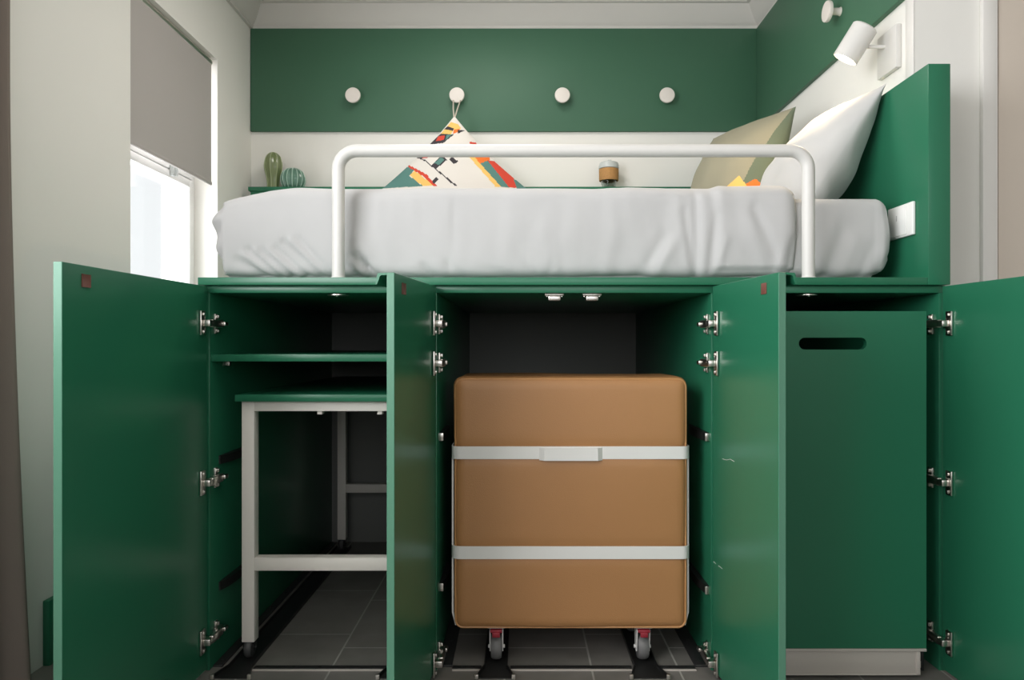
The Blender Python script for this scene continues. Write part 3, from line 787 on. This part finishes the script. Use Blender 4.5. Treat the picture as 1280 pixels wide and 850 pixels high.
# ================================================================= LEDGE OBJECTS
def cup():
    x, y = X(761, 1.765), 1.53
    c = thing('travel_cup', (x, y, ZL), 'small glass cup with cork band and pale grey lid', 'cup')
    s = .134
    bm = NB(); lathe(bm, [(.030, .0005), (.0335, .003), (.0345, .010), (.037, .030), (.0435, .085), (.0445, .100), (.042, .100), (.041, .085), (.0345, .030), (.032, .012), (.0, .010)], 40, (x, y, ZL), caps=False); obj('glass_body', bm, 'cup_glass', c)
    bm = NB(); lathe(bm, [(.0425, .042), (.0465, .043), (.0475, .050), (.0485, .092), (.0478, .099), (.0445, .100)], 40, (x, y, ZL), caps=False); obj('cork_band', bm, 'cork', c)
    bm = NB(); lathe(bm, [(.030, .101), (.047, .101), (.0490, .103), (.0490, .118), (.0475, .121), (.0450, .130), (.040, .133), (.020, .134)], 40, (x, y, ZL)); obj('lid', bm, 'lid', c)
    bm = NB(); box(bm, x - .009, x + .009, y - .040, y - .022, ZL + .131, ZL + .138, .002); obj('lid_plug', bm, 'lid', c)
cup()
def cactus(x, y, prof, nr, name, label, ma, mb, depth, rr_):
    c = thing('cactus_ornament', (x, y, ZL), label, 'ornament')
    bm = NB(); lathe(bm, [(r, h) for r, h in prof], 16 * nr, (x, y, ZL + .0004), ribs=nr, rib=depth); obj('cactus_body', bm, ma, c, angle=80)
    bm = NB()
    for k in range(nr):
        a = 2 * PI * k / nr
        pts = [(x + r * (1 + depth * .5) * math.cos(a), y + r * (1 + depth * .5) * math.sin(a), ZL + .0004 + h) for r, h in prof]
        tube(bm, pts, rr_, 6)
    obj('rib_lines', bm, mb, c)
def smooth_prof(keys, n=22):
    out = []
    for i in range(n + 1):
        t = i / n * (len(keys) - 1); k = min(int(t), len(keys) - 2); f = t - k
        p0, p1, p2, p3 = keys[max(0, k - 1)], keys[k], keys[k + 1], keys[min(len(keys) - 1, k + 2)]
        out.append(tuple(.5 * (2 * p1[a] + (p2[a] - p0[a]) * f + (2 * p0[a] - 5 * p1[a] + 4 * p2[a] - p3[a]) * f * f + (3 * p1[a] - p0[a] - 3 * p2[a] + p3[a]) * f ** 3) for a in (0, 1)))
    return [(max(r, .002), h) for r, h in out]
cactus(X(341.5, 1.765), 1.53, smooth_prof([(.0285, 0), (.0275, .025), (.031, .06), (.040, .095), (.042, .125), (.034, .158), (.018, .176), (.004, .182)]), 8, 'tall', 'tall olive green ceramic cactus standing on the ledge', 'cactus_a', 'cactus_a_rib', .10, .0022)
cactus(X(366, 1.765), 1.535, smooth_prof([(.034, 0), (.045, .012), (.0545, .036), (.0555, .058), (.046, .084), (.030, .098), (.014, .104), (.004, .105)]), 14, 'round', 'round teal green ribbed ceramic cactus beside the tall one', 'cactus_b', 'cactus_b_rib', .09, .0026)

# ================================================================= READING LAMP
lx, ly = X(1069, 1.17), Y(1.17)
lm = thing('reading_lamp', (XR, ly, 1.85), 'small white cylinder reading lamp lit over the pillow', 'lamp')
axis = Vector((-.47, .28, -.84)).normalized()
lc = Vector((lx, ly, Z(54, 1.17)))
q = Vector((0, 0, 1)).rotation_difference(axis).to_matrix().to_4x4()
T = Matrix.Translation(lc) @ q
Ls, Rs = .112, .041
bm = NB()
lathe(bm, [(.004, -Ls / 2), (Rs - .004, -Ls / 2), (Rs, -Ls / 2 + .004), (Rs, Ls / 2), (Rs - .0025, Ls / 2), (Rs - .0025, -Ls / 2 + .006), (.004, -Ls / 2 + .006)], 40, (0, 0, 0), mtx=T, caps=False)
sh = obj('lamp_shade', bm, 'white_metal', lm)
bm = NB(); lathe(bm, [(.0015, Ls / 2 - .016), (Rs - .006, Ls / 2 - .016), (Rs - .006, Ls / 2 - .012), (.0015, Ls / 2 - .011)], 32, (0, 0, 0), mtx=T); obj('bulb', bm, 'bulb', sh)
pa = lc + Vector((.030, 0, .005))
yb0, yb1 = Y(1.128), Y(1.188)
bm = NB(); tube(bm, [lc + Vector((.02, 0, -.012)), Vector((XR - .012, ly - .015, lc.z - .018))], .006, 12); obj('lamp_arm', bm, 'white_metal', lm)
bm = NB(); box(bm, XR - .018, XR - .0004, yb0, yb1, 1.776, 1.912, .002); obj('lamp_base', bm, 'white_metal', lm)

# ================================================================= CASTERS
def caster(parent, x, y, ztop, wr, ww, style):
    """fork part with wheel sub-part; x,y = wheel centre"""
    bm = NB(); zc = wr + .003
    if style == 'brake':
        for s in (-1, 1):
            prism(bm, [(y - .012, zc - .010), (y + .012, zc - .010), (y + .020, ztop - .014), (y - .022, ztop - .014)], 'X', x + s * (ww / 2 + .003) - .0015, x + s * (ww / 2 + .003) + .0015)
            cyl(bm, (x + s * (ww / 2 + .006), y, zc), .005, .006, 'X', 12)
        box(bm, x - ww / 2 - .0045, x + ww / 2 + .0045, y - .022, y + .022, ztop - .016, ztop - .010, .001)
        box(bm, x - .024, x + .024, y - .026, y + .026, ztop - .004, ztop, .001); cyl(bm, (x, y, ztop - .007), .016, .008, 'Z', 20)
        f = tag(obj('caster', bm, 'band_metal', parent), 'swivel caster with grey wheel and red brake')
        bm = NB(); box(bm, x - .017, x + .017, y - .034, y - .014, ztop - .014, ztop - .006, .002); box(bm, x - .011, x + .011, y - .037, y - .032, ztop - .026, ztop - .012, .002); obj('brake_lever', bm, 'red', f)
        wm_ = 'rubber'
    else:
        for s in (-1, 1):
            prism(bm, [(y - .010, zc - .008), (y + .010, zc - .008), (y + .014, ztop - .008), (y - .016, ztop - .008)], 'X', x + s * (ww / 2 + .003) - .0015, x + s * (ww / 2 + .003) + .0015)
            cyl(bm, (x + s * (ww / 2 + .0055), y, zc), .004, .005, 'X', 12)
        cyl(bm, (x, y, ztop - .005), .014, .010, 'Z', 20)
        f = tag(obj('caster', bm, 'steel_dark', parent), 'dark swivel caster')
        wm_ = 'rubber_dark'
    h = ww / 2
    bm = NB(); lathe(bm, [(wr * .45, -h), (wr * .86, -h), (wr * .97, -h * .6), (wr, 0), (wr * .97, h * .6), (wr * .86, h), (wr * .45, h)], 36, (x, y, zc), 'X'); wl = obj('wheel', bm, wm_, f)
    return f

# ================================================================= STORED TABLE
tx0, tx1 = X(302, 1.03), -.300
ty0, ty1 = Y(1.03), Y(1.57)
tb = thing('table', ((tx0 + tx1) / 2, (ty0 + ty1) / 2, 0), 'off-white metal framed table with green top stored in the left cabinet', 'table')
lw = .036
ztop1, ztop0 = Z(493.3, 1.02), Z(502, 1.022)
zl = Z(803, 1.03)
bm = NB(); box(bm, X(294, 1.022), tx1 + .012, Y(1.02), ty1 + .05, ztop0, ztop1, .0015); obj('tabletop', bm, 'green', tb)
for (lx_, ly_) in ((tx0, ty0), (tx1 - lw, ty0), (tx0, ty1), (tx1 - lw, ty1)):
    bm = NB(); box(bm, lx_, lx_ + lw, ly_, ly_ + lw, zl, ztop0 - .0005, .0015); obj('leg', bm, 'table_metal', tb)
    caster(tb, lx_ + lw / 2 - .002, ly_ + lw / 2 + .004, zl, .0285, .020, 'plain')
rw = .030
def rail(x0, x1, y0, y1, z0, z1): 
    bm = NB(); box(bm, x0, x1, y0, y1, z0, z1, .0012); obj('frame_rail', bm, 'table_metal', tb)
zr1, zr0 = Z(502.5, 1.03), Z(514, 1.03)
zm1, zm0 = Z(697.5, 1.03), Z(713.5, 1.03)
for yy in (ty0, ty1):
    rail(tx0 + lw, tx1 - lw, yy, yy + lw, zr0, ztop0 - .0006)
    rail(tx0 + lw, tx1 - lw, yy, yy + lw, zm0, zm1)
for xx in (tx0, tx1 - lw):
    rail(xx, xx + lw, ty0 + lw, ty1, zr0, ztop0 - .0006)
for pxx in (400, 475):
    xx = X(pxx, 1.035)
    bm = NB(); box(bm, xx - .007, xx + .007, ty0 + .006, ty0 + .03, zr0 - .010, zr0, .001); obj('screw_tab', bm, 'table_metal', tb)

# ================================================================= TAN PADDED BLOCK ON CASTERS
ob = thing('rolling_ottoman', (.143, .18, 0), 'tan leather padded block on casters with two white bands', 'ottoman')
ro = 1.015
ox0, ox1, oz0, oz1 = X(566.5, ro), X(860.5, ro), Z(788, ro), Z(471.5, ro)
oy0, oy1 = Y(ro), Y(ro) + .30
zcut = [Z(566, 1.012), Z(691, 1.012)]
def ott_fn(p, n):
    q = p.copy(); amp = .004 * noise.noise(Vector((p.x * 3, p.y * 4, p.z * 3)))
    if n.y < -.5:
        u = (p.x - ox0) / (ox1 - ox0); v = (p.z - oz0) / (oz1 - oz0)
        amp += .006 * (max(0, u * (1 - u) * 4)) ** .5 * (max(0, v * (1 - v) * 4)) ** .5
    for zc in zcut: amp -= .006 * math.exp(-((p.z - zc) / .022) ** 2)
    return q + n * amp
bm = NB(); roundbox(bm, ox0, ox1, oy0, oy1, oz0, oz1, .026, .012, ott_fn); body = obj('padded_body', bm, 'leather', ob, angle=180)
def loop_rr(y, inset, R, n=8):
    pts = []
    x0, x1, z0, z1 = ox0 + inset, ox1 - inset, oz0 + inset, oz1 - inset
    for cx, cz, a0 in ((x1 - R, z1 - R, 0), (x0 + R, z1 - R, PI / 2), (x0 + R, z0 + R, PI), (x1 - R, z0 + R, 3 * PI / 2)):
        for k in range(n + 1):
            a = a0 + PI / 2 * k / n; pts.append((cx + R * math.cos(a), y, cz + R * math.sin(a)))
    return pts
bm = NB(); tube(bm, loop_rr(oy0 + .009, .006, .022), .0032, 8, closed=True); obj('piping', bm, 'piping', body)
bm = NB(); tube(bm, loop_rr(oy1 - .009, .006, .022), .0032, 8, closed=True); obj('piping', bm, 'piping', body)
def band(zc, clasp, hw=.0178):
    ex = .0035; R = .012
    # one closed band around the block, rounded plan corners
    def ring(off):
        pts = []; x0, x1, y0, y1 = ox0 - off, ox1 + off, oy0 - off, oy1 + off; Rr = .020 + off
        for cx, cy, a0 in ((x1 - Rr, y1 - Rr, 0), (x0 + Rr, y1 - Rr, PI / 2), (x0 + Rr, y0 + Rr, PI), (x1 - Rr, y0 + Rr, 3 * PI / 2)):
            for k in range(7):
                a = a0 + PI / 2 * k / 6; pts.append((cx + Rr * math.cos(a), cy + Rr * math.sin(a)))
        return pts
    A, B = ring(ex + .0025), ring(ex - .0005)
    t = bmesh.new(); n = len(A)
    va = [[t.verts.new((p[0], p[1], z)) for p in L] for L in (A, B) for z in (zc - hw, zc + hw)]
    for i in range(n):
        j = (i + 1) % n
        t.faces.new((va[0][i], va[0][j], va[1][j], va[1][i])); t.faces.new((va[2][j], va[2][i], va[3][i], va[3][j]))
        t.faces.new((va[1][i], va[1][j], va[3][j], va[3][i])); t.faces.new((va[0][j], va[0][i], va[2][i], va[2][j]))
    bmesh.ops.recalc_face_normals(t, faces=t.faces)
    bm = NB(); merge(bm, t); b = tag(obj('band', bm, 'band_metal', ob), 'white metal band' + (' with a raised clasp' if clasp else ''))
    if clasp:
        xa, xb = X(676, 1.005), X(752, 1.005); yq = oy0 - ex - .0025
        prof = [(xa - .004, yq), (xa + .002, yq - .005), (xa + .010, yq - .012), (xb - .010, yq - .012), (xb - .002, yq - .005), (xb + .004, yq)]
        bm = NB(); prism(bm, prof, 'Z', zc - hw - .003, zc + hw - .003); obj('clasp', bm, 'band_metal', b)
    return b
band(zcut[0], True); band(zcut[1], False)
for s, xx in ((-1, ox0), (1, ox1)):
    bm = NB(); ym = oy0 + .030
    xo = lambda k: xx + s * k
    prism(bm, [(xo(.0005), zcut[0]), (xo(.0055), zcut[0]), (xo(.0055), oz0 + .045), (xo(-.004), oz0 + .008), (xo(-.010), oz0 + .008), (xo(.0005), oz0 + .045)], 'Y', oy0 + .018, oy0 + .048)
    obj('side_strip', bm, 'band_metal', ob)
for xx in TRK['M']:
    for yy in (oy0 + .040, oy1 - .058):
        caster(ob, xx, yy, oz0 + .0035, .0360, .030, 'brake')
bm = NB(); box(bm, ox0 + .05, ox1 - .05, oy0 + .03, oy1 - .03, oz0 + .0005, oz0 + .004, .001); obj('base_plate', bm, 'black', ob)

# ================================================================= LIGHT
def area(name, loc, rot, sx, sy, power, col=(1, 1, 1)):
    l = bpy.data.lights.new(name, 'AREA'); l.shape = 'RECTANGLE'; l.size = sx; l.size_y = sy; l.energy = power; l.color = col
    o = bpy.data.objects.new(name, l); COL.objects.link(o); o.location = loc; o.rotation_euler = rot
    return o
area('front_window_daylight', (-1.60, -1.91, 1.69), (0, -PI / 2, 0), 1.38, 2.55, 96, (.97, .985, 1.0))
area('window_daylight', (-1.66, .84, 1.55), (0, -PI / 2, 0), 1.2, .72, 16, (.97, .985, 1.0))
area('added_ceiling_fill', (.1, -1.1, 2.57), (0, 0, 0), .9, .9, 4, (1.0, .96, .90))  # added fill from above for the left wall, no fixture modelled
area('added_rear_fill', (.35, YF - .02, 1.65), (PI / 2, 0, 0), 2.6, 1.3, 20, (.98, .99, 1.0))  # added frontal fill behind the camera, no known window there
area('added_alcove_fill', (-.2, .62, 2.57), (0, 0, 0), .6, .6, 12, (1.0, .96, .90))  # added fill to lift the alcove walls, no known lamp there
sp = bpy.data.lights.new('reading_spot', 'SPOT'); sp.energy = 17; sp.color = (1.0, .74, .46); sp.spot_size = math.radians(150); sp.spot_blend = .8; sp.shadow_soft_size = .03
so = bpy.data.objects.new('reading_spot', sp); COL.objects.link(so)
so.location = lc + axis * (Ls / 2 - .008); so.rotation_euler = axis.to_track_quat('-Z', 'Y').to_euler()

wd = bpy.data.worlds.new('sky'); S.world = wd; wd.use_nodes = True
bg = wd.node_tree.nodes['Background']; bg.inputs[0].default_value = (.96, .98, 1.0, 1); bg.inputs[1].default_value = 1.15

# ================================================================= CAMERA
cam = bpy.data.cameras.new('camera'); co = bpy.data.objects.new('camera', cam); COL.objects.link(co)
co.location = (0, -D, H); co.rotation_euler = (PI / 2, 0, 0)
cam.sensor_width = 36; cam.lens = U * D / 1280 * 36; cam.shift_x = -10 / 1280; cam.shift_y = 5 / 1280; cam.clip_start = .05
S.camera = co
S.view_settings.view_transform = 'Standard'; S.view_settings.look = 'None'; S.view_settings.gamma = 1; S.view_settings.use_curve_mapping = False
S.view_settings.exposure = 0.0
S.cycles.use_denoising = True
S.cycles.max_bounces = 10; S.cycles.diffuse_bounces = 6; S.cycles.sample_clamp_indirect = 4
